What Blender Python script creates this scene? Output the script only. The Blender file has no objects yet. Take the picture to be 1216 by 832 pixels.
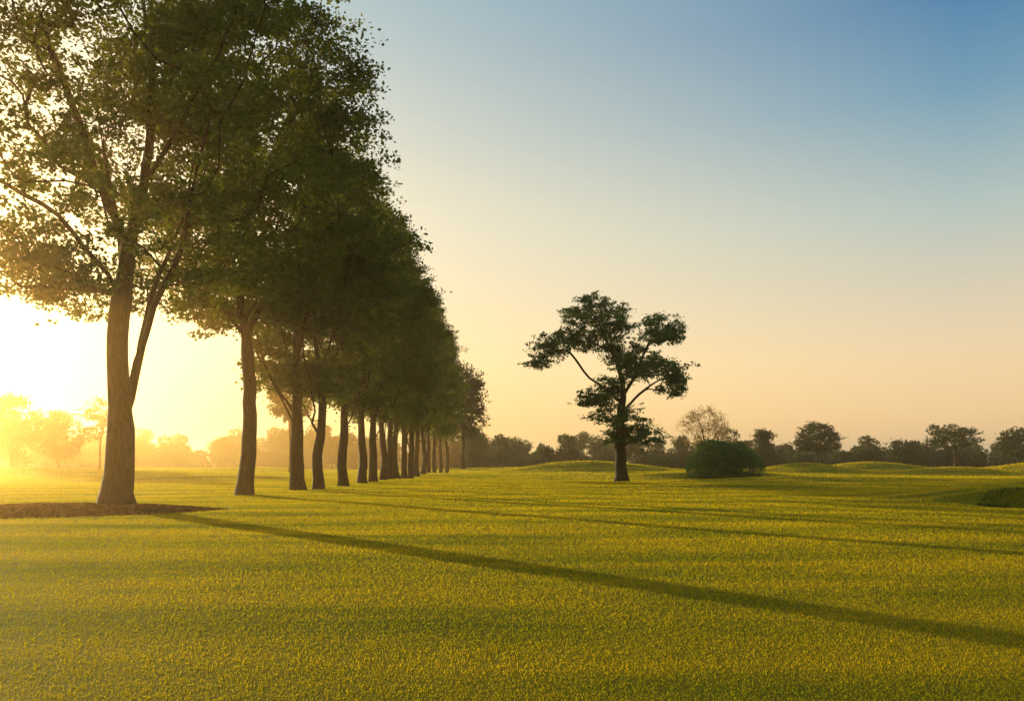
import bpy, math, numpy as np
from mathutils import Vector, noise as mnoise
rng = np.random.default_rng(7)
scene = bpy.context.scene
F = 946.0; HZ = 548.0; EYE = 1.6

# ------------------------------------------------------------------ helpers
def sstep(a, b, x):
    t = np.clip((x-a)/(b-a), 0, 1); return t*t*(3-2*t)

MOUNDS = [(9.5,112,11,6,1.7),(22,88,7,3.5,.75),(36,97,6,4,1.3),(54,120,9,5,1.6),(52,92,8,4,1.1),
          (78,112,10,7,1.7),(62,74,9,3.5,.8),(-60,95,14,7,.9),(-38,120,12,7,.9),(-85,110,12,8,1.2),(4,75,7,3,.35),(24,64,9,2.5,.35),
          (42,55,8,2.5,.4),(14,50,8,2,.18),(-30,70,10,4,.4)]
def H(x, y):
    x = np.asarray(x, float); y = np.asarray(y, float)
    h = 0.02*np.sin(x*0.5+1.3)*np.sin(y*0.37) * sstep(8, 20, y)
    far = sstep(35, 90, y)
    h = h + far*0.18*(np.sin(x*0.09+y*0.05)+np.sin(y*0.13-x*0.03+1.0)+0.6*np.sin(y*0.21+x*0.05))
    for (mx,my,rx,ry,mh) in MOUNDS:
        h = h + mh*np.exp(-((x-mx)/rx)**2-((y-my)/ry)**2)
    yy = y-0.35*np.sin(x*0.7)
    g = sstep(31.4, 32.3, yy)*(1-sstep(33.0, 44, yy))
    h = h + 0.60*np.exp(-np.abs((x-24.6)/6.9)**4)*g
    h = h - 0.60*np.exp(-((x-24.4)/5.9)**4)*np.exp(-((yy-29.6)/1.8)**4)
    return h

def make_mesh(name, verts, faces_flat, nper, smooth=False, mat=None):
    me = bpy.data.meshes.new(name)
    nv = len(verts); nf = len(faces_flat)//nper
    me.vertices.add(nv); me.vertices.foreach_set("co", np.asarray(verts, np.float32).ravel())
    me.loops.add(nf*nper); me.loops.foreach_set("vertex_index", np.asarray(faces_flat, np.int32).ravel())
    me.polygons.add(nf)
    me.polygons.foreach_set("loop_start", np.arange(0, nf*nper, nper, dtype=np.int32))
    me.polygons.foreach_set("use_smooth", np.full(nf, smooth, dtype=bool))
    me.update(calc_edges=True); me.validate()
    if mat: me.materials.append(mat)
    return me
def add_obj(name, me, parent=None, loc=(0,0,0)):
    o = bpy.data.objects.new(name, me); scene.collection.objects.link(o)
    o.location = loc
    if parent: o.parent = parent
    return o

def mat_new(name):
    m = bpy.data.materials.new(name); m.use_nodes = True
    nt = m.node_tree; nt.nodes.clear()
    return m, nt, nt.nodes.new("ShaderNodeOutputMaterial")
def N(nt, t, **kw):
    n = nt.nodes.new(t)
    for k, v in kw.items(): setattr(n, k, v)
    return n
def ramp(nt, stops):
    r = nt.nodes.new("ShaderNodeValToRGB"); e = r.color_ramp.elements
    while len(e) < len(stops): e.new(0.5)
    for i, (p, c) in enumerate(stops):
        e[i].position = p; e[i].color = (c[0], c[1], c[2], 1)
    return r

# ------------------------------------------------------------------ materials
def leaf_mat(name, dark, light, trans, tfac=0.4):
    m, nt, out = mat_new(name); L = nt.links.new
    geo = N(nt, "ShaderNodeNewGeometry")
    r = ramp(nt, [(0, dark), (0.6, [(a+b)/2 for a, b in zip(dark, light)]), (1, light)])
    ns = N(nt, "ShaderNodeTexNoise"); ns.inputs["Scale"].default_value = 0.5; ns.inputs["Detail"].default_value = 3
    L(geo.outputs["Position"], ns.inputs["Vector"])
    mx = N(nt, "ShaderNodeMath", operation='MULTIPLY_ADD'); mx.inputs[1].default_value = 0.55
    mn = N(nt, "ShaderNodeMath", operation='MULTIPLY'); mn.inputs[1].default_value = 0.5
    L(ns.outputs["Fac"], mn.inputs[0]); L(geo.outputs["Random Per Island"], mx.inputs[0]); L(mn.outputs[0], mx.inputs[2])
    L(mx.outputs[0], r.inputs[0])
    p = N(nt, "ShaderNodeBsdfPrincipled"); p.inputs["Roughness"].default_value = 0.6
    p.inputs["Specular IOR Level"].default_value = 0.15
    L(r.outputs[0], p.inputs["Base Color"])
    t = N(nt, "ShaderNodeBsdfTranslucent"); t.inputs[0].default_value = (*trans, 1)
    ms = N(nt, "ShaderNodeMixShader"); ms.inputs[0].default_value = tfac
    L(p.outputs[0], ms.inputs[1]); L(t.outputs[0], ms.inputs[2]); L(ms.outputs[0], out.inputs[0])
    return m
M_leaf = leaf_mat("leaf_green", (0.007,0.052,0.012), (0.04,0.15,0.025), (0.25,0.28,0.015), .37)
M_leaf_oak = leaf_mat("leaf_oak", (0.03,0.12,0.035), (0.12,0.29,0.08), (0.20,0.31,0.03), .36)
M_leaf_far = leaf_mat("leaf_far", (0.03,0.065,0.025), (0.08,0.13,0.045), (0.12,0.14,0.03), .3)
M_leaf_dry = leaf_mat("leaf_dry", (0.26,0.18,0.07), (0.48,0.33,0.14), (0.50,0.33,0.10), .4)
M_pit_shade = leaf_mat("pit_shade_grass", (0.02,0.05,0.008), (0.06,0.10,0.015), (0.10,0.14,0.01), .3)  # shade of the bunker pit put into a darker grass colour

def bark_mat():
    m, nt, out = mat_new("bark"); L = nt.links.new
    geo = N(nt, "ShaderNodeTexCoord")
    mp = N(nt, "ShaderNodeMapping"); mp.inputs["Scale"].default_value = (6, 6, 1.2)
    ns = N(nt, "ShaderNodeTexNoise"); ns.inputs["Scale"].default_value = 2.2; ns.inputs["Detail"].default_value = 8
    ns.inputs["Distortion"].default_value = 0.6
    L(geo.outputs["Object"], mp.inputs[0]); L(mp.outputs[0], ns.inputs["Vector"])
    r = ramp(nt, [(0.3, (0.022,0.010,0.004)), (0.7, (0.10,0.05,0.018))])
    L(ns.outputs["Fac"], r.inputs[0])
    p = N(nt, "ShaderNodeBsdfPrincipled"); p.inputs["Roughness"].default_value = 0.75
    p.inputs["Specular IOR Level"].default_value = 0.15
    b = N(nt, "ShaderNodeBump"); b.inputs["Strength"].default_value = 0.9; b.inputs["Distance"].default_value = 0.06
    L(ns.outputs["Fac"], b.inputs["Height"]); L(b.outputs[0], p.inputs["Normal"])
    L(r.outputs[0], p.inputs["Base Color"]); L(p.outputs[0], out.inputs[0])
    return m
M_bark = bark_mat()

def grass_color(nt):
    """world-space colour variation shared by turf sheet and blades (mown bands + patchiness)"""
    L = nt.links.new
    geo = N(nt, "ShaderNodeNewGeometry")
    mp = N(nt, "ShaderNodeMapping"); mp.inputs["Scale"].default_value = (0.10, 0.75, 0.3)
    mp.inputs["Rotation"].default_value = (0, 0, .06)
    L(geo.outputs["Position"], mp.inputs[0])
    n1 = N(nt, "ShaderNodeTexNoise"); n1.inputs["Scale"].default_value = 1.0; n1.inputs["Detail"].default_value = 6
    n1.inputs["Roughness"].default_value = .62
    L(mp.outputs[0], n1.inputs["Vector"])
    n2 = N(nt, "ShaderNodeTexNoise"); n2.inputs["Scale"].default_value = 0.35; n2.inputs["Detail"].default_value = 3
    L(geo.outputs["Position"], n2.inputs["Vector"])
    wv = N(nt, "ShaderNodeTexWave", bands_direction='Y', wave_profile='SIN'); wv.inputs["Scale"].default_value = 0.075
    wv.inputs["Distortion"].default_value = 1.6; wv.inputs["Detail"].default_value = 2; wv.inputs["Detail Scale"].default_value = .6
    mp2 = N(nt, "ShaderNodeMapping"); mp2.inputs["Rotation"].default_value = (0, 0, -.18); L(geo.outputs["Position"], mp2.inputs[0])
    L(mp2.outputs[0], wv.inputs["Vector"])
    a = N(nt, "ShaderNodeMath", operation='MULTIPLY_ADD'); a.inputs[1].default_value = 0.3
    b = N(nt, "ShaderNodeMath", operation='MULTIPLY'); b.inputs[1].default_value = 0.8
    c = N(nt, "ShaderNodeMath", operation='MULTIPLY_ADD'); c.inputs[1].default_value = 0.15
    d = N(nt, "ShaderNodeMath", operation='SUBTRACT'); d.inputs[1].default_value = 0.10
    L(n1.outputs["Fac"], b.inputs[0]); L(n2.outputs["Fac"], a.inputs[0]); L(b.outputs[0], a.inputs[2])
    L(wv.outputs["Fac"], c.inputs[0]); L(a.outputs[0], c.inputs[2]); L(c.outputs[0], d.inputs[0])
    return d, geo
def turf_mat():
    m, nt, out = mat_new("turf"); L = nt.links.new
    a, geo = grass_color(nt)
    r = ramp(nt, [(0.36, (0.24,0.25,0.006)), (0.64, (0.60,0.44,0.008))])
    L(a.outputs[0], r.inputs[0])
    p = N(nt, "ShaderNodeBsdfPrincipled"); p.inputs["Roughness"].default_value = 0.8
    p.inputs["Specular IOR Level"].default_value = 0.05
    ns = N(nt, "ShaderNodeTexNoise"); ns.inputs["Scale"].default_value = 45; ns.inputs["Detail"].default_value = 4
    L(geo.outputs["Position"], ns.inputs["Vector"])
    bp = N(nt, "ShaderNodeBump"); bp.inputs["Strength"].default_value = 1.0; bp.inputs["Distance"].default_value = 0.12
    L(ns.outputs["Fac"], bp.inputs["Height"]); L(bp.outputs[0], p.inputs["Normal"])
    L(r.outputs[0], p.inputs["Base Color"]); L(p.outputs[0], out.inputs[0])
    return m
def blade_mat():
    m, nt, out = mat_new("grass_blade"); L = nt.links.new
    a, geo = grass_color(nt)
    c = N(nt, "ShaderNodeMath", operation='MULTIPLY_ADD'); c.inputs[1].default_value = 0.12; c.inputs[2].default_value = -0.06
    d = N(nt, "ShaderNodeMath", operation='ADD')
    L(geo.outputs["Random Per Island"], c.inputs[0]); L(c.outputs[0], d.inputs[0]); L(a.outputs[0], d.inputs[1])
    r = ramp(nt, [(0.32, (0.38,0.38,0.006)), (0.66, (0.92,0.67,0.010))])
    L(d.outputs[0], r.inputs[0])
    p = N(nt, "ShaderNodeBsdfPrincipled"); p.inputs["Roughness"].default_value = 0.6
    p.inputs["Specular IOR Level"].default_value = 0.08
    L(r.outputs[0], p.inputs["Base Color"])
    t = N(nt, "ShaderNodeBsdfTranslucent"); L(r.outputs[0], t.inputs[0])
    ms = N(nt, "ShaderNodeMixShader"); ms.inputs[0].default_value = 0.62
    L(p.outputs[0], ms.inputs[1]); L(t.outputs[0], ms.inputs[2]); L(ms.outputs[0], out.inputs[0])
    return m
M_turf = turf_mat(); M_blade = blade_mat()
def soil_mat():
    m, nt, out = mat_new("soil"); L = nt.links.new
    geo = N(nt, "ShaderNodeNewGeometry")
    ns = N(nt, "ShaderNodeTexNoise"); ns.inputs["Scale"].default_value = 5; ns.inputs["Detail"].default_value = 8
    L(geo.outputs["Position"], ns.inputs["Vector"])
    r = ramp(nt, [(0.35, (0.20,0.07,0.015)), (0.65, (0.52,0.23,0.065))]); L(ns.outputs["Fac"], r.inputs[0])
    p = N(nt, "ShaderNodeBsdfDiffuse"); p.inputs["Roughness"].default_value = 0.9
    b = N(nt, "ShaderNodeBump"); b.inputs["Distance"].default_value = 0.05
    L(ns.outputs["Fac"], b.inputs["Height"]); L(b.outputs[0], p.inputs["Normal"])
    L(r.outputs[0], p.inputs["Color"]); L(p.outputs[0], out.inputs[0])
    return m
M_soil = soil_mat()

# ------------------------------------------------------------------ terrain
n = 440
t = np.linspace(-1, 1, n)
xs = np.sinh(t*6)/np.sinh(6)*2500
ys = 35+np.sinh(t*6)/np.sinh(6)*3000
X, Y = np.meshgrid(xs, ys)
Z = H(X, Y)
V = np.stack([X, Y, Z], -1).reshape(-1, 3)
i = np.arange(n-1); I, J = np.meshgrid(i, i)
q = (J*n+I).ravel()
Fq = np.stack([q, q+1, q+1+n, q+n], -1)
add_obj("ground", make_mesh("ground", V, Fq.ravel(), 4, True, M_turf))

SOIL = (-14.9, 26.0, 4.7, 3.9)
def soil_in(x, y, k=1.0):
    a = np.arctan2(y-SOIL[1], x-SOIL[0])
    w = 1+0.10*np.sin(3*a+1)+0.06*np.sin(7*a)
    return ((x-SOIL[0])/SOIL[2])**2+((y-SOIL[1])/SOIL[3])**2 < (w*k)**2
def pit_in(x, y):
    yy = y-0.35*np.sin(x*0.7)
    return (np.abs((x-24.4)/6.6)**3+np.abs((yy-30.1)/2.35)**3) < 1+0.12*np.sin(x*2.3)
def blades(name, bx, by, w, h, mat, ln=.4):
    nb = len(bx); bz = H(bx, by)-0.004
    ang = rng.random(nb)*math.pi*2
    lean = rng.normal(0, ln, (nb, 2))*h[:, None]
    c, s_ = np.cos(ang)*w, np.sin(ang)*w
    v0 = np.stack([bx-c, by-s_, bz], -1); v1 = np.stack([bx+c, by+s_, bz], -1)
    v2 = np.stack([bx+lean[:, 0], by+lean[:, 1], bz+h], -1)
    V = np.stack([v0, v1, v2], 1).reshape(-1, 3)
    return add_obj(name, make_mesh(name, V, np.arange(nb*3), 3, False, mat))
NB = 950000
zmin, zmax, pw = 3.4, 170.0, 0.22
u = rng.random(NB)
by = (zmin**pw+u*(zmax**pw-zmin**pw))**(1/pw)
bx = (rng.random(NB)*2-1)*(by*0.72+1.0)
keep = ~soil_in(bx, by) & ~pit_in(bx, by)
bx, by = bx[keep], by[keep]; nb = len(bx)
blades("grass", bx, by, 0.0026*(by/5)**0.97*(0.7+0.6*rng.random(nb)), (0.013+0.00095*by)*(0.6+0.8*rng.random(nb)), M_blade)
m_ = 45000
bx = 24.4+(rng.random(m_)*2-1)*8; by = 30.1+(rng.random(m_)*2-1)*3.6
k_ = pit_in(bx, by); bx, by = bx[k_], by[k_]
blades("pit_shade_grass", bx, by, 0.016*(0.6+.8*rng.random(len(bx))), 0.07*(0.5+rng.random(len(bx))), M_pit_shade, .5)  # longer blades, coloured dark to deepen the shadow under the bunker lip

# soil bed round the first tree
nr, na = 24, 96
vs = []; 
for k in range(nr+1):
    f = k/nr
    for j in range(na):
        a = 2*math.pi*j/na
        wv = (1+0.10*math.sin(3*a+1)+0.06*math.sin(7*a))*1.04
        x = SOIL[0]+SOIL[2]*f*wv*math.cos(a); y = SOIL[1]+SOIL[3]*f*wv*math.sin(a)
        z = float(H(x, y))+0.16*(1-f**3)-0.02+0.05*mnoise.noise(Vector((x*1.5, y*1.5, 0)))*(1-f**4)
        vs.append((x, y, z))
fs = []
for k in range(nr):
    for j in range(na):
        fs += [k*na+j, (k+1)*na+j, (k+1)*na+(j+1) % na, k*na+(j+1) % na]
soil = add_obj("soil_bed", make_mesh("soil_bed", vs, fs, 4, True, M_soil))

# ------------------------------------------------------------------ trees
def leaves_mesh(name, C, size, mat, flat=0.35):
    m = len(C)
    nrm = rng.normal(0, 1, (m, 3)); nrm[:, 2] += np.sign(nrm[:, 2])*flat
    nrm /= np.linalg.norm(nrm, axis=1)[:, None]
    r = rng.normal(0, 1, (m, 3)); uu = np.cross(nrm, r); uu /= np.linalg.norm(uu, axis=1)[:, None]
    vv = np.cross(nrm, uu)
    L_ = (size*(0.6+0.8*rng.random(m)))[:, None]; W = L_*0.62
    V = np.stack([C-uu*L_*.5, C+vv*W*.5-uu*L_*.08, C+uu*L_*.5, C-vv*W*.5-uu*L_*.08], 1).reshape(-1, 3)
    return make_mesh(name, V, np.arange(m*4), 4, False, mat)

m_ = 7000
a = rng.random(m_)*6.283; f = np.sqrt(rng.random(m_))*1.05
cx = SOIL[0]+SOIL[2]*f*np.cos(a); cy = SOIL[1]+SOIL[3]*f*np.sin(a)
cz = H(cx, cy)+0.16*np.clip(1-f**3, 0, 1)+.01
add_obj("mulch_chips", leaves_mesh("mulch_chips", np.stack([cx, cy, cz], -1), .09, M_soil, 1.0), soil)

def grow(polys, attr, min_z, jit=0.12, pathw=0.3, step=0.55):
    pos = []; par = []; plen = []
    def addn(p, pr):
        pos.append(np.array(p, float)); par.append(pr)
        plen.append(0 if pr < 0 else plen[pr]+np.linalg.norm(pos[-1]-pos[pr])); return len(pos)-1
    for pts in polys:
        pts = [np.array(p, float) for p in pts]
        if not pos: cur = addn(pts[0], -1)
        else:
            P = np.array(pos); cur = int(np.argmin(np.linalg.norm(P-pts[0], axis=1)))
        ext = [2*pts[0]-pts[1]]+pts+[2*pts[-1]-pts[-2]]
        for k in range(1, len(ext)-2):
            p0, p1, p2, p3 = ext[k-1:k+3]
            ns = max(1, int(np.linalg.norm(p2-p1)/step))
            for q_ in range(1, ns+1):
                tt = q_/ns
                p = 0.5*((2*p1)+(-p0+p2)*tt+(2*p0-5*p1+4*p2-p3)*tt**2+(-p0+3*p1-3*p2+p3)*tt**3)
                cur = addn(p+rng.normal(0, 0.02, 3), cur)
    base = np.array([0, 0, min_z]); 
    order = np.argsort(np.linalg.norm((attr-base)*np.array([1, 1, .7]), axis=1))
    tips = []
    for ai in order:
        a = attr[ai]; P = np.array(pos); D = np.linalg.norm(P-a, axis=1)
        cost = D+pathw*np.array(plen)+np.where(P[:, 2] < min_z, 50, 0)+np.clip(P[:, 2]-a[2], 0, 10)*0.6
        k = int(np.argmin(cost)); d = D[k]
        pd = pos[k]-pos[par[k]] if par[k] >= 0 else np.array([0, 0, 1.]); pd = pd/(np.linalg.norm(pd)+1e-6)
        ctrl = pos[k]+(pd*0.5+np.array([0, 0, .15]))*d*0.45
        ns = max(1, int(d/step)); cur = k; s = pos[k]
        for q_ in range(1, ns+1):
            tt = q_/ns
            p = (1-tt)**2*s+2*tt*(1-tt)*ctrl+tt*tt*a
            if q_ < ns: p = p+rng.normal(0, jit*0.5, 3)
            cur = addn(p, cur)
        tips.append(cur)
    return np.array(pos), np.array(par), tips

def tubes(name, pos, par, rbase, rtip=0.014, sides=7, flare=1.35):
    nn = len(pos); child = [[] for _ in range(nn)]
    for k in range(1, nn): child[par[k]].append(k)
    acc = np.zeros(nn)
    for k in range(nn-1, -1, -1):
        acc[k] = sum(acc[c_] for c_ in child[k]) if child[k] else rtip**2.2
    r = acc**(1/2.2); pwr = math.log(rbase/rtip)/math.log(max(r[0]/rtip, 1.5))
    r = rtip*(r/rtip)**pwr
    hgt = pos[:, 2]-pos[0, 2]
    r *= 1+(flare-1)*np.exp(-hgt/0.45)
    r *= 1-0.18*sstep(0.5, 6, hgt)
    V = []; Fs = []
    A = np.arange(sides)*2*math.pi/sides; ca, sa = np.cos(A)[:, None], np.sin(A)[:, None]
    ref = np.array([0.31, 0.93, 0.17])
    def ring(p, d, rr):
        u_ = np.cross(d, ref); u_ /= np.linalg.norm(u_)+1e-9; v_ = np.cross(d, u_)
        V.append(p+(ca*u_+sa*v_)*rr); return (len(V)-1)*sides
    rid = [None]*nn
    dirs = np.zeros((nn, 3))
    for k in range(nn):
        d = pos[k]-pos[par[k]] if par[k] >= 0 else np.array([0, 0, 1.])
        d = d/(np.linalg.norm(d)+1e-9)
        if child[k]:
            mc = max(child[k], key=lambda c_: r[c_]); d2 = pos[mc]-pos[k]; d = d+d2/(np.linalg.norm(d2)+1e-9)
        dirs[k] = d/(np.linalg.norm(d)+1e-9)
        rid[k] = ring(pos[k], dirs[k], r[k])
    for k in range(1, nn):
        p = par[k]; mc = max(child[p], key=lambda c_: r[c_])
        if mc == k: a = rid[p]
        else:
            d = pos[k]-pos[p]; d /= np.linalg.norm(d)+1e-9
            a = ring(pos[p], d, r[k]*1.05)
        b = rid[k]
        for j in range(sides):
            Fs += [a+j, a+(j+1) % sides, b+(j+1) % sides, b+j]
    return make_mesh(name, np.concatenate(V), Fs, 4, True, M_bark)

def leaf_points(pos, tips, per, sx, sz, par=None, along=0.35):
    out = []
    for tnode in tips:
        k = int(per*(0.6+0.8*rng.random()))
        sc = 0.75+0.5*rng.random()
        sub = rng.normal(0, 1, (6, 3))*np.array([sx, sx, sz])*sc*0.8
        idx = rng.integers(0, 6, k)
        out.append(pos[tnode]+sub[idx]+rng.normal(0, 1, (k, 3))*np.array([sx, sx, sz])*sc*0.42)
    return np.concatenate(out)

def crown_points(num, prof, zlo, zhi, seed, thr=-0.05, freq=0.33, lumpamp=.22):
    out = []; r2 = np.random.default_rng(seed); tries = 0
    while len(out) < num and tries < 60000:
        tries += 1
        z = zlo+(zhi-zlo)*r2.random(); R = prof(z)
        a = r2.random()*2*math.pi; rr = R*(0.12+0.88*math.sqrt(r2.random()))
        lump = 1+lumpamp*2*mnoise.noise(Vector((math.cos(a)*1.6, math.sin(a)*1.6, z*0.45+seed*3.1)))
        p = np.array([rr*lump*math.cos(a), rr*lump*math.sin(a), z])
        if r2.random() > (R/prof.rmax)**1.2+0.08: continue
        if mnoise.noise(Vector((p[0]*freq+seed*7, p[1]*freq, p[2]*freq*1.3))) < thr: continue
        out.append(p)
    return np.array(out)
class Prof:
    def __init__(s, rmax, zlo, zhi, zc, p1=0.6, p2=0.65): s.rmax, s.zlo, s.zhi, s.zc, s.p1, s.p2 = rmax, zlo, zhi, zc, p1, p2
    def __call__(s, z):
        if z < s.zc: return s.rmax*max(0.02, 1-((s.zc-z)/(s.zc-s.zlo))**2)**s.p1
        return s.rmax*max(0.02, 1-((z-s.zc)/(s.zhi-s.zc))**2)**s.p2

def place_tree(name, tm, lm, x, y, rot=0, sc=(1, 1, 1)):
    e = bpy.data.objects.new(name, None); scene.collection.objects.link(e)
    e.location = (x, y, float(H(x, y))-0.06); e.rotation_euler = (0, 0, rot); e.scale = sc
    add_obj("trunk", tm, e); add_obj("crown", lm, e)
    return e

# --- hero tree 1
Z1 = 27.5; X1 = (138-608)*Z1/F; k1 = Z1/F
def P1(px, py, dy=0): return ((px-138)*k1, dy, (603-py)*k1)
polys = [[P1(138,603),P1(141,560),P1(144,505),P1(141,460),P1(139,420),P1(141,375),P1(147,335),P1(153,290),P1(162,230,.3),P1(170,150,.5),P1(175,60,.3),P1(180,-60,0)],
 [P1(145,345),P1(130,325,-.1),P1(108,295,-.4),P1(82,260,-.6),P1(45,237,-.8),P1(0,215,-1),P1(-40,195,-1)],
 [P1(144,500),P1(158,470,-.2),P1(172,430,-.5),P1(186,392,-.7),P1(208,345,-1),P1(230,300,-1),P1(245,240,-1.2),P1(270,150,-1.5)],
 [P1(172,430,-.5),P1(179,380,-.4),P1(188,320,.1),P1(205,250,.8),P1(215,170,1.2)],
 [P1(148,335),P1(130,280,.8),P1(105,210,1.6),P1(80,120,2.2),P1(60,30,2.6)],
 [P1(153,290),P1(135,230,-.8),P1(120,160,-1.5),P1(95,70,-2.2)],
 [P1(162,230),P1(200,180,-.3),P1(250,110,-.8),P1(290,40,-1)]]
pr = Prof(7.4, 6.8, 24.5, 14.0, .5, .6)
A = crown_points(600, pr, 7.6, 24.3, 3, thr=0.0, freq=0.30)
extra = []
for (cx, cy, rx, ry, nn_) in [(70,345,36,10,9),(250,280,50,40,16),(30,195,40,22,8),(20,265,26,16,3),(235,345,22,12,4),(300,230,55,40,20),(110,300,25,14,3),(190,60,60,60,34),(240,150,50,40,26),(120,60,70,60,20)]:
    for _ in range(nn_):
        extra.append(P1(cx+rng.normal()*rx*.6, cy+rng.normal()*ry*.6, rng.normal()*1.2))
A = np.concatenate([A, np.array(extra)])
pos, par, tips = grow(polys, A, 5.5)
place_tree("deciduous_tree", tubes("trunk", pos, par, 0.48, sides=10, flare=1.5),
    leaves_mesh("crown", leaf_points(pos, tips, 125, .48, .26), 0.165, M_leaf), X1, Z1)

# --- tree 2
Z2 = 37.8; X2 = (290-608)*Z2/F; k2 = Z2/F
def P2(px, py, dy=0): return ((px-290)*k2, dy, (588-py)*k2)
polys = [[P2(290,588),P2(296,520),P2(296,450),P2(292,400),P2(284,350),P2(290,280,.2),P2(300,180,.4),P2(305,60,.2)],
 [P2(292,400),P2(275,375,-.4),P2(250,360,-.6),P2(225,350,-.8)],
 [P2(290,410),P2(303,370,.3),P2(322,330,.5),P2(345,270,.8),P2(370,200,1)],
 [P2(286,350),P2(268,310,.4),P2(250,250,.8),P2(235,180,1)],
 [P2(290,280),P2(320,220,-.8),P2(360,150,-1.4),P2(395,110,-1.6)]]
pr = Prof(6.2, 7.8, 24.5, 14.5, .5, .55)
A = crown_points(500, pr, 8.4, 24.3, 5, thr=-0.06, freq=0.33)
extra = []
for (cx, cy, rx, ry, nn_) in [(235,370,30,12,8),(255,335,35,18,8),(400,150,30,28,22),(420,85,22,22,18),(330,350,25,18,5),(380,20,30,25,14)]:
    for _ in range(nn_):
        extra.append(P2(cx+rng.normal()*rx*.6, cy+rng.normal()*ry*.6, rng.normal()*1.3))
A = np.concatenate([A, np.array(extra)])
pos, par, tips = grow(polys, A, 6.2)
place_tree("deciduous_tree", tubes("trunk", pos, par, 0.37, sides=9),
    leaves_mesh("crown", leaf_points(pos, tips, 110, .50, .29), 0.19, M_leaf), X2, Z2)

# --- row variants
variants = []
for vi, (rm, zl) in enumerate([(3.5, 5.2), (3.1, 4.6), (3.7, 5.4), (3.2, 4.6)]):
    b = rng.normal(0, .13, (6, 2))
    b[0] = 0
    spine = [(b[k, 0], b[k, 1], zz) for k, zz in enumerate([0, 2, 4.5, 9, 14, 20])]
    polys = [spine]
    for q_ in range(6):
        a = rng.random()*6.28; z0 = 3.4+q_*0.7
        polys.append([(spine[1][0], spine[1][1], z0), (.7*math.cos(a), .7*math.sin(a), z0+1.1), (1.6*math.cos(a), 1.6*math.sin(a), z0+3.0), (2.4*math.cos(a), 2.4*math.sin(a), z0+6)])
    pr = Prof(rm, zl, 22.3, 11.5, .5, .66)
    A = crown_points(250, pr, zl+.3, 22.1, 20+vi, thr=-0.02, freq=.42, lumpamp=.42)
    pos, par, tips = grow(polys, A, 2.8)
    variants.append((tubes("trunk", pos, par, 0.29, sides=7), leaves_mesh("crown", leaf_points(pos, tips, 100, .48, .34), 0.22, M_leaf)))
row = [(354,582,1.25,1.2),(378,581,1.1,.9),(408,578,1.05,.85),(430,575,1,.85),(443,573,1,.8),(455,571,1,.8),(463,570,1,.8),(471,569,1,.8),
       (479,568,1,.8),(487,567,1,.85),(495,565,1,.85),(502,564,1,.9),(509,563,1,.9),(516,562,1,1),(523,561,.98,1),(530,560,.9,1)]
for k, (px, py, s, ts) in enumerate(row):
    z = EYE*F/(py-HZ); x = (px-608)*z/F
    tm, lm = variants[k % 4]
    sx = s*(0.9+0.2*rng.random()); sz = (0.93+0.12*rng.random())
    place_tree("deciduous_tree", tm, lm, x, z, rng.random()*6.28, (sx, sx, sz))

# --- lone tree with cloud-shaped pads
Z3 = 63.0; X3 = (738-608)*Z3/F; k3 = Z3/F
def P3(px, py, dy=0): return ((px-738)*k3, dy, (572-py)*k3)
pads = [(700,360,24,13,0),(722,374,34,16,.5),(690,376,28,14,-.5),(672,398,38,16,.3),(655,415,28,14,-.8),(642,428,20,9,.5),(728,394,32,16,-1),
        (706,402,30,15,1.2),(786,384,24,14,0),(797,394,22,15,1),(772,400,22,12,-1),(762,425,34,18,1),(785,440,38,18,-.5),(806,448,20,10,.5),
        (745,440,30,18,-1.2),(738,415,28,15,1.2),(795,462,20,8,0),(718,470,30,15,.8),(700,476,22,12,-.8),(728,492,32,15,-.8),(748,505,32,16,.8),(762,520,28,12,-.3),(735,520,22,11,.6),(730,455,22,14,0)]
A = []
for (cx, cy, rx, ry, dy) in pads:
    for _ in range(int(9+rx*ry/20)):
        v = rng.normal(0, 1, 3); v = v/np.linalg.norm(v)*rng.random()**0.4
        A.append(P3(cx+v[0]*rx*.9, cy+v[1]*ry*.85, dy+v[2]*rx*k3*.95))
A = np.array(A)
polys = [[P3(738,572),P3(737,540),P3(736,505),P3(740,470),P3(737,445),P3(728,420),P3(716,395),P3(708,372)],
 [P3(737,480),P3(722,462,.2),P3(700,448,.3),P3(688,432,.2),P3(672,415,0),P3(650,420,-.4)],
 [P3(740,470),P3(752,450,-.2),P3(762,425,-.1),P3(775,400,.1),P3(790,388,0)],
 [P3(738,490),P3(760,468,.2),P3(785,450,.3),P3(806,450,.2)]]
pos, par, tips = grow(polys, A, 2.6, step=.5, pathw=.2)
place_tree("oak_tree", tubes("trunk", pos, par, 0.44, rtip=.016, sides=8, flare=1.6),
    leaves_mesh("crown", leaf_points(pos, tips, 70, .34, .18), 0.20, M_leaf_oak, 0.8), X3, Z3)

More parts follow.
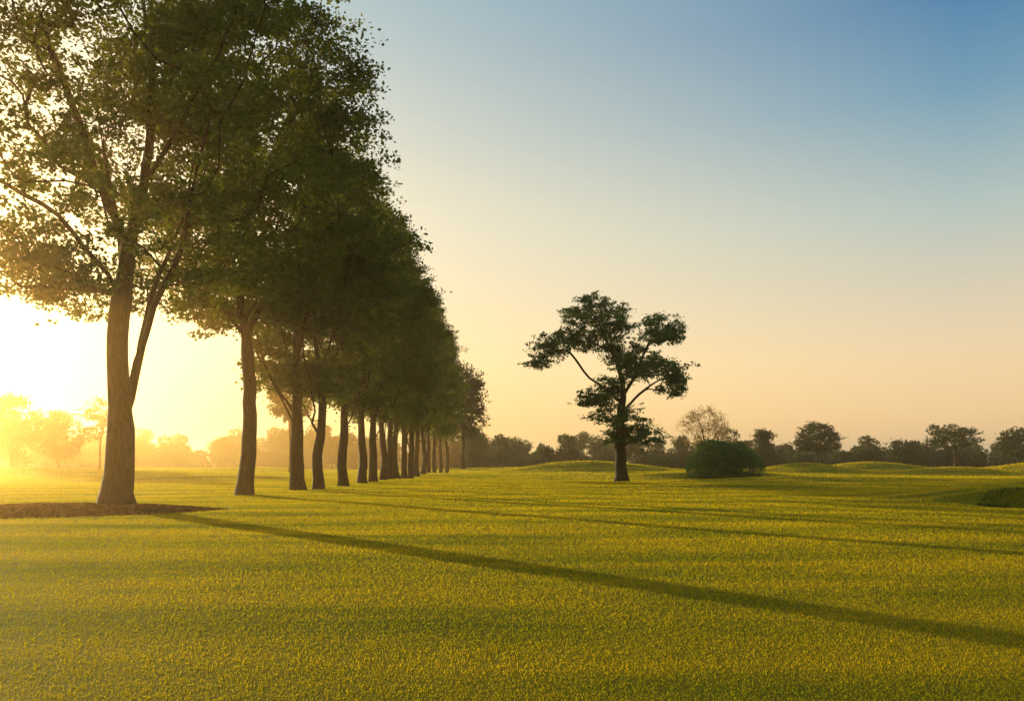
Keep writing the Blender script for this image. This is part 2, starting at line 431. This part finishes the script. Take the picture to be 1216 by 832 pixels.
# --- mid-distance individual trees
def simple_tree(name, px, pbase, ptop, pcb, prad, z, nat, per, lsz, lmat, rb, thr=-.1, sx=.5, szz=.3, zc=.55, rtip=.02):
    kk = z/F; x = (px-608)*kk; hb = float(H(x, z)); Ht = EYE-(ptop-HZ)*kk-hb; zl = EYE-(pcb-HZ)*kk-hb; R = prad*kk
    zl = max(zl, 0.6)
    pr = Prof(R, zl, Ht, zl+(Ht-zl)*zc*.8, .5, .5)
    A = crown_points(nat, pr, zl+.1, Ht-.1, int(px), thr=thr, freq=.9/R*1.4)
    polys = [[(0, 0, 0), (rng.normal()*.12, 0, zl*.5), (rng.normal()*.2, 0, zl), (rng.normal()*.4, 0, zl+(Ht-zl)*.55)]]
    pos, par, tips = grow(polys, A, zl*.55, step=.8, pathw=.2)
    return place_tree(name, tubes("trunk", pos, par, rb, rtip=rtip, sides=6),
        leaves_mesh("crown", leaf_points(pos, tips, per, sx, szz), lsz, lmat), x, z)
simple_tree("deciduous_tree", 550, 558, 433, 520, 27, 150, 260, 60, .38, M_leaf_far, .4, thr=-.2, sx=.7, szz=.5)
simple_tree("bare_tree", 838, 560, 484, 532, 30, 128, 260, 24, .20, M_leaf_dry, .22, thr=-.3, sx=.45, szz=.35, rtip=.018)
simple_tree("deciduous_tree", 970, 556, 503, 536, 27, 160, 170, 60, .34, M_leaf_far, .3, thr=-.3, sx=.6, szz=.35)
simple_tree("deciduous_tree", 1134, 558, 504, 533, 27, 150, 140, 38, .32, M_leaf_far, .28, thr=-.2, sx=.55, szz=.3)
simple_tree("deciduous_tree", 906, 556, 511, 545, 12, 165, 90, 60, .36, M_leaf_far, .22, thr=-.4, sx=.5, szz=.4)
simple_tree("deciduous_tree", 1210, 558, 508, 542, 18, 160, 100, 60, .36, M_leaf_far, .25, thr=-.3, sx=.6, szz=.4)
simple_tree("deciduous_tree", 1072, 556, 522, 548, 16, 170, 90, 50, .38, M_leaf_far, .22, thr=-.3, sx=.6, szz=.4)
simple_tree("deciduous_tree", 118, 560, 472, 520, 17, 110, 60, 30, .34, M_leaf_far, .16, thr=-.2, sx=.5, szz=.25)
simple_tree("deciduous_tree", 12, 562, 470, 540, 34, 110, 160, 60, .36, M_leaf_far, .25, thr=-.3, sx=.6, szz=.4)
simple_tree("deciduous_tree", 70, 562, 488, 545, 26, 118, 120, 60, .36, M_leaf_far, .22, thr=-.3, sx=.6, szz=.4)
simple_tree("deciduous_tree", 345, 562, 436, 500, 27, 95, 120, 60, .3, M_leaf_far, .25, thr=-.3, sx=.5, szz=.4)

# --- shrub
def clump_points(c, r, m, squash=1.0, inner=.75):
    v = rng.normal(0, 1, (m, 3)); v /= np.linalg.norm(v, axis=1)[:, None]
    v *= (inner+(1-inner)*rng.random(m))[:, None]
    return np.array(c)+v*np.array(r)
zb = 84.0; xb = (858-608)*zb/F
C = []
for (dx, dy, dz, r, rz) in [(-.7,0,1.4,2.9,2.7),(-2.5,-.5,1.1,1.6,1.9),(2.5,-.3,1.0,1.7,2.0),(-1.3,-1.4,1.5,1.9,2.1),(1.3,-1.5,1.4,1.9,2.1),(.3,.8,2.1,1.9,1.9),(-1.2,0,2.6,1.6,1.5),(1.7,.3,2.3,1.5,1.5)]:
    C.append(clump_points((dx, dy, dz), (r, r, rz), 3000))
C = np.concatenate(C); C = C[C[:, 2] > 0.02]
C += 0.3*np.array([mnoise.noise_vector(Vector(c_*.9)) for c_ in C])
e = bpy.data.objects.new("shrub", None); scene.collection.objects.link(e); e.location = (xb, zb, float(H(xb, zb))-.1)
add_obj("foliage", leaves_mesh("shrub_leaves", C, .2, M_leaf_oak), e)
Ap = np.array([(rng.normal()*1.4, rng.normal()*1.2, 1+rng.random()*1.6) for _ in range(40)])
pos, par, tips = grow([[(0, 0, -.1), (0, 0, .5), (.1, 0, 1.4)]], Ap, .2)
add_obj("stems", tubes("shrub_stems", pos, par, .14), e)

# --- distant tree line: one mass
C = []; trunkV = []; trunkF = []
def far_tree(x, y, hh, rr):
    hb = float(H(x, y)); nc = rng.integers(4, 8)
    for _ in range(nc):
        f = rng.random(); cr = rr*(.35+.35*rng.random())
        cz = hb+hh*(.35+.6*f)-cr*.6; off = rr*(1-.6*f)*.7
        C.append(clump_points((x+rng.normal()*off*.6, y+rng.normal()*off*.5, cz), (cr, cr, cr*.8), int(90+cr*cr*34), inner=.5))
    C.append(clump_points((x, y, hb+hh*.3), (rr*.8, rr*.8, hh*.33), 200, inner=.3))
    b = len(trunkV)
    for (dx, dz) in [(-.18, 0), (.18, 0), (.12, hh*.7), (-.12, hh*.7)]: trunkV.append((x+dx, y, hb+dz))
    trunkF.extend([b, b+1, b+2, b+3])
for _ in range(300):
    y = 185+rng.random()*110; px = rng.random()*1700-250; x = (px-608)*y/F
    if px < 420: hh = (7+5*rng.random()) if rng.random() < .88 else 14
    elif px < 760: hh = 7.5+4*rng.random()
    else: hh = 5.0+4.0*rng.random()+(3 if rng.random() < .08 else 0)
    far_tree(x, y, hh, hh*.42)
for _ in range(190):   # understorey
    y = 178+rng.random()*60; px = rng.random()*1700-250; x = (px-608)*y/F
    far_tree(x, y, 3.5+2*rng.random(), 3.4)
for _ in range(12):
    y = 128+rng.random()*35; px = -160+rng.random()*240; x = (px-608)*y/F
    far_tree(x, y, 6+4*rng.random(), 3.4)
C = np.concatenate(C)
e = bpy.data.objects.new("distant_treeline", None); scene.collection.objects.link(e)
add_obj("foliage", leaves_mesh("distant_foliage", C, .62, M_leaf_far), e)
add_obj("trunks", make_mesh("distant_trunks", trunkV, trunkF, 4, False, M_bark), e)

# ------------------------------------------------------------------ haze (real air volume)
def mist(name, x0, x1, y0, y1, z0, z1, dens, col, g):
    bpy.ops.mesh.primitive_cube_add(size=1)
    o = bpy.context.object; o.name = name
    o.scale = (x1-x0, y1-y0, z1-z0); o.location = ((x0+x1)/2, (y0+y1)/2, (z0+z1)/2)
    m, nt, out = mat_new(name)
    v = N(nt, "ShaderNodeVolumeScatter"); v.inputs["Color"].default_value = (*col, 1)
    v.inputs["Density"].default_value = dens; v.inputs["Anisotropy"].default_value = g
    nt.links.new(v.outputs[0], out.inputs["Volume"]); o.data.materials.append(m)
mist("morning_mist", -700, 700, -80, 920, -3, 20, .00095, (1, .76, .44), .74)
mist("mist_bank", -260, -9, 14, 175, -2.5, 12, .0028, (1, .50, .11), .80)

# ------------------------------------------------------------------ light & sky
AZ = math.radians(-41.6); EL = math.radians(7.8)
sd = Vector((math.sin(AZ)*math.cos(EL), math.cos(AZ)*math.cos(EL), math.sin(EL)))
sl = bpy.data.lights.new("sun", 'SUN'); sl.energy = 5; sl.angle = math.radians(.5); sl.color = (1, .73, .35)
so = bpy.data.objects.new("sun", sl); scene.collection.objects.link(so)
so.rotation_euler = sd.to_track_quat('Z', 'Y').to_euler(); so.location = (0, 0, 60)

w = bpy.data.worlds.new("World"); scene.world = w; w.use_nodes = True
nt = w.node_tree; nt.nodes.clear(); L = nt.links.new
out = N(nt, "ShaderNodeOutputWorld")
sky = N(nt, "ShaderNodeTexSky", sky_type='NISHITA'); sky.sun_disc = False
sky.sun_elevation = EL; sky.sun_rotation = AZ; sky.dust_density = 2.5; sky.air_density = 1.2
bg1 = N(nt, "ShaderNodeBackground"); bg1.inputs[1].default_value = 0.05; L(sky.outputs[0], bg1.inputs[0])
tc = N(nt, "ShaderNodeTexCoord")
dot = N(nt, "ShaderNodeVectorMath", operation='DOT_PRODUCT'); dot.inputs[1].default_value = sd
L(tc.outputs["Generated"], dot.inputs[0])
sep = N(nt, "ShaderNodeSeparateXYZ"); L(tc.outputs["Generated"], sep.inputs[0])
rA = ramp(nt, [(0, (.98,.56,.25)), (.12, (.82,.57,.32)), (.27, (.40,.47,.42)), (.38, (.12,.27,.38)), (.46, (.03,.16,.33)), (1, (.01,.05,.15))])
rB = ramp(nt, [(0, (1.05,.56,.15)), (.12, (1.02,.69,.28)), (.30, (.86,.70,.43)), (.5, (.45,.55,.50)), (1, (.10,.16,.24))])
L(sep.outputs[2], rA.inputs[0]); L(sep.outputs[2], rB.inputs[0])
mr = N(nt, "ShaderNodeMapRange"); mr.inputs[1].default_value = .35; mr.inputs[2].default_value = 1
L(dot.outputs["Value"], mr.inputs[0])
mix = N(nt, "ShaderNodeMix", data_type='RGBA'); L(mr.outputs[0], mix.inputs[0]); L(rA.outputs[0], mix.inputs[6]); L(rB.outputs[0], mix.inputs[7])
md = N(nt, "ShaderNodeMapRange"); md.inputs[1].default_value = -.6; md.inputs[2].default_value = .25; md.inputs[3].default_value = .5; md.inputs[4].default_value = 1
L(dot.outputs["Value"], md.inputs[0])
bg2 = N(nt, "ShaderNodeBackground"); L(mix.outputs[2], bg2.inputs[0]); L(md.outputs[0], bg2.inputs[1])
mxm = N(nt, "ShaderNodeMath", operation='MAXIMUM'); mxm.inputs[1].default_value = 0; L(dot.outputs["Value"], mxm.inputs[0])
pwn = N(nt, "ShaderNodeMath", operation='POWER'); pwn.inputs[1].default_value = 22; L(mxm.outputs[0], pwn.inputs[0])
mm = N(nt, "ShaderNodeMath", operation='MULTIPLY'); mm.inputs[1].default_value = 1.5; L(pwn.outputs[0], mm.inputs[0])
bg3 = N(nt, "ShaderNodeBackground"); bg3.inputs[0].default_value = (1, .66, .20, 1); L(mm.outputs[0], bg3.inputs[1])
a1 = N(nt, "ShaderNodeAddShader"); a2 = N(nt, "ShaderNodeAddShader")
L(bg1.outputs[0], a1.inputs[0]); L(bg2.outputs[0], a1.inputs[1]); L(a1.outputs[0], a2.inputs[0]); L(bg3.outputs[0], a2.inputs[1])
L(a2.outputs[0], out.inputs[0])

scene.view_settings.view_transform = 'Standard'; scene.view_settings.look = 'None'; scene.view_settings.exposure = 0

cam = bpy.data.cameras.new("camera"); co = bpy.data.objects.new("camera", cam); scene.collection.objects.link(co)
cam.lens = 28; cam.sensor_width = 36; cam.shift_y = 132/1216; cam.clip_end = 6000; cam.clip_start = .05
co.location = (0, 0, EYE); co.rotation_euler = (math.radians(90), 0, 0)
scene.camera = co
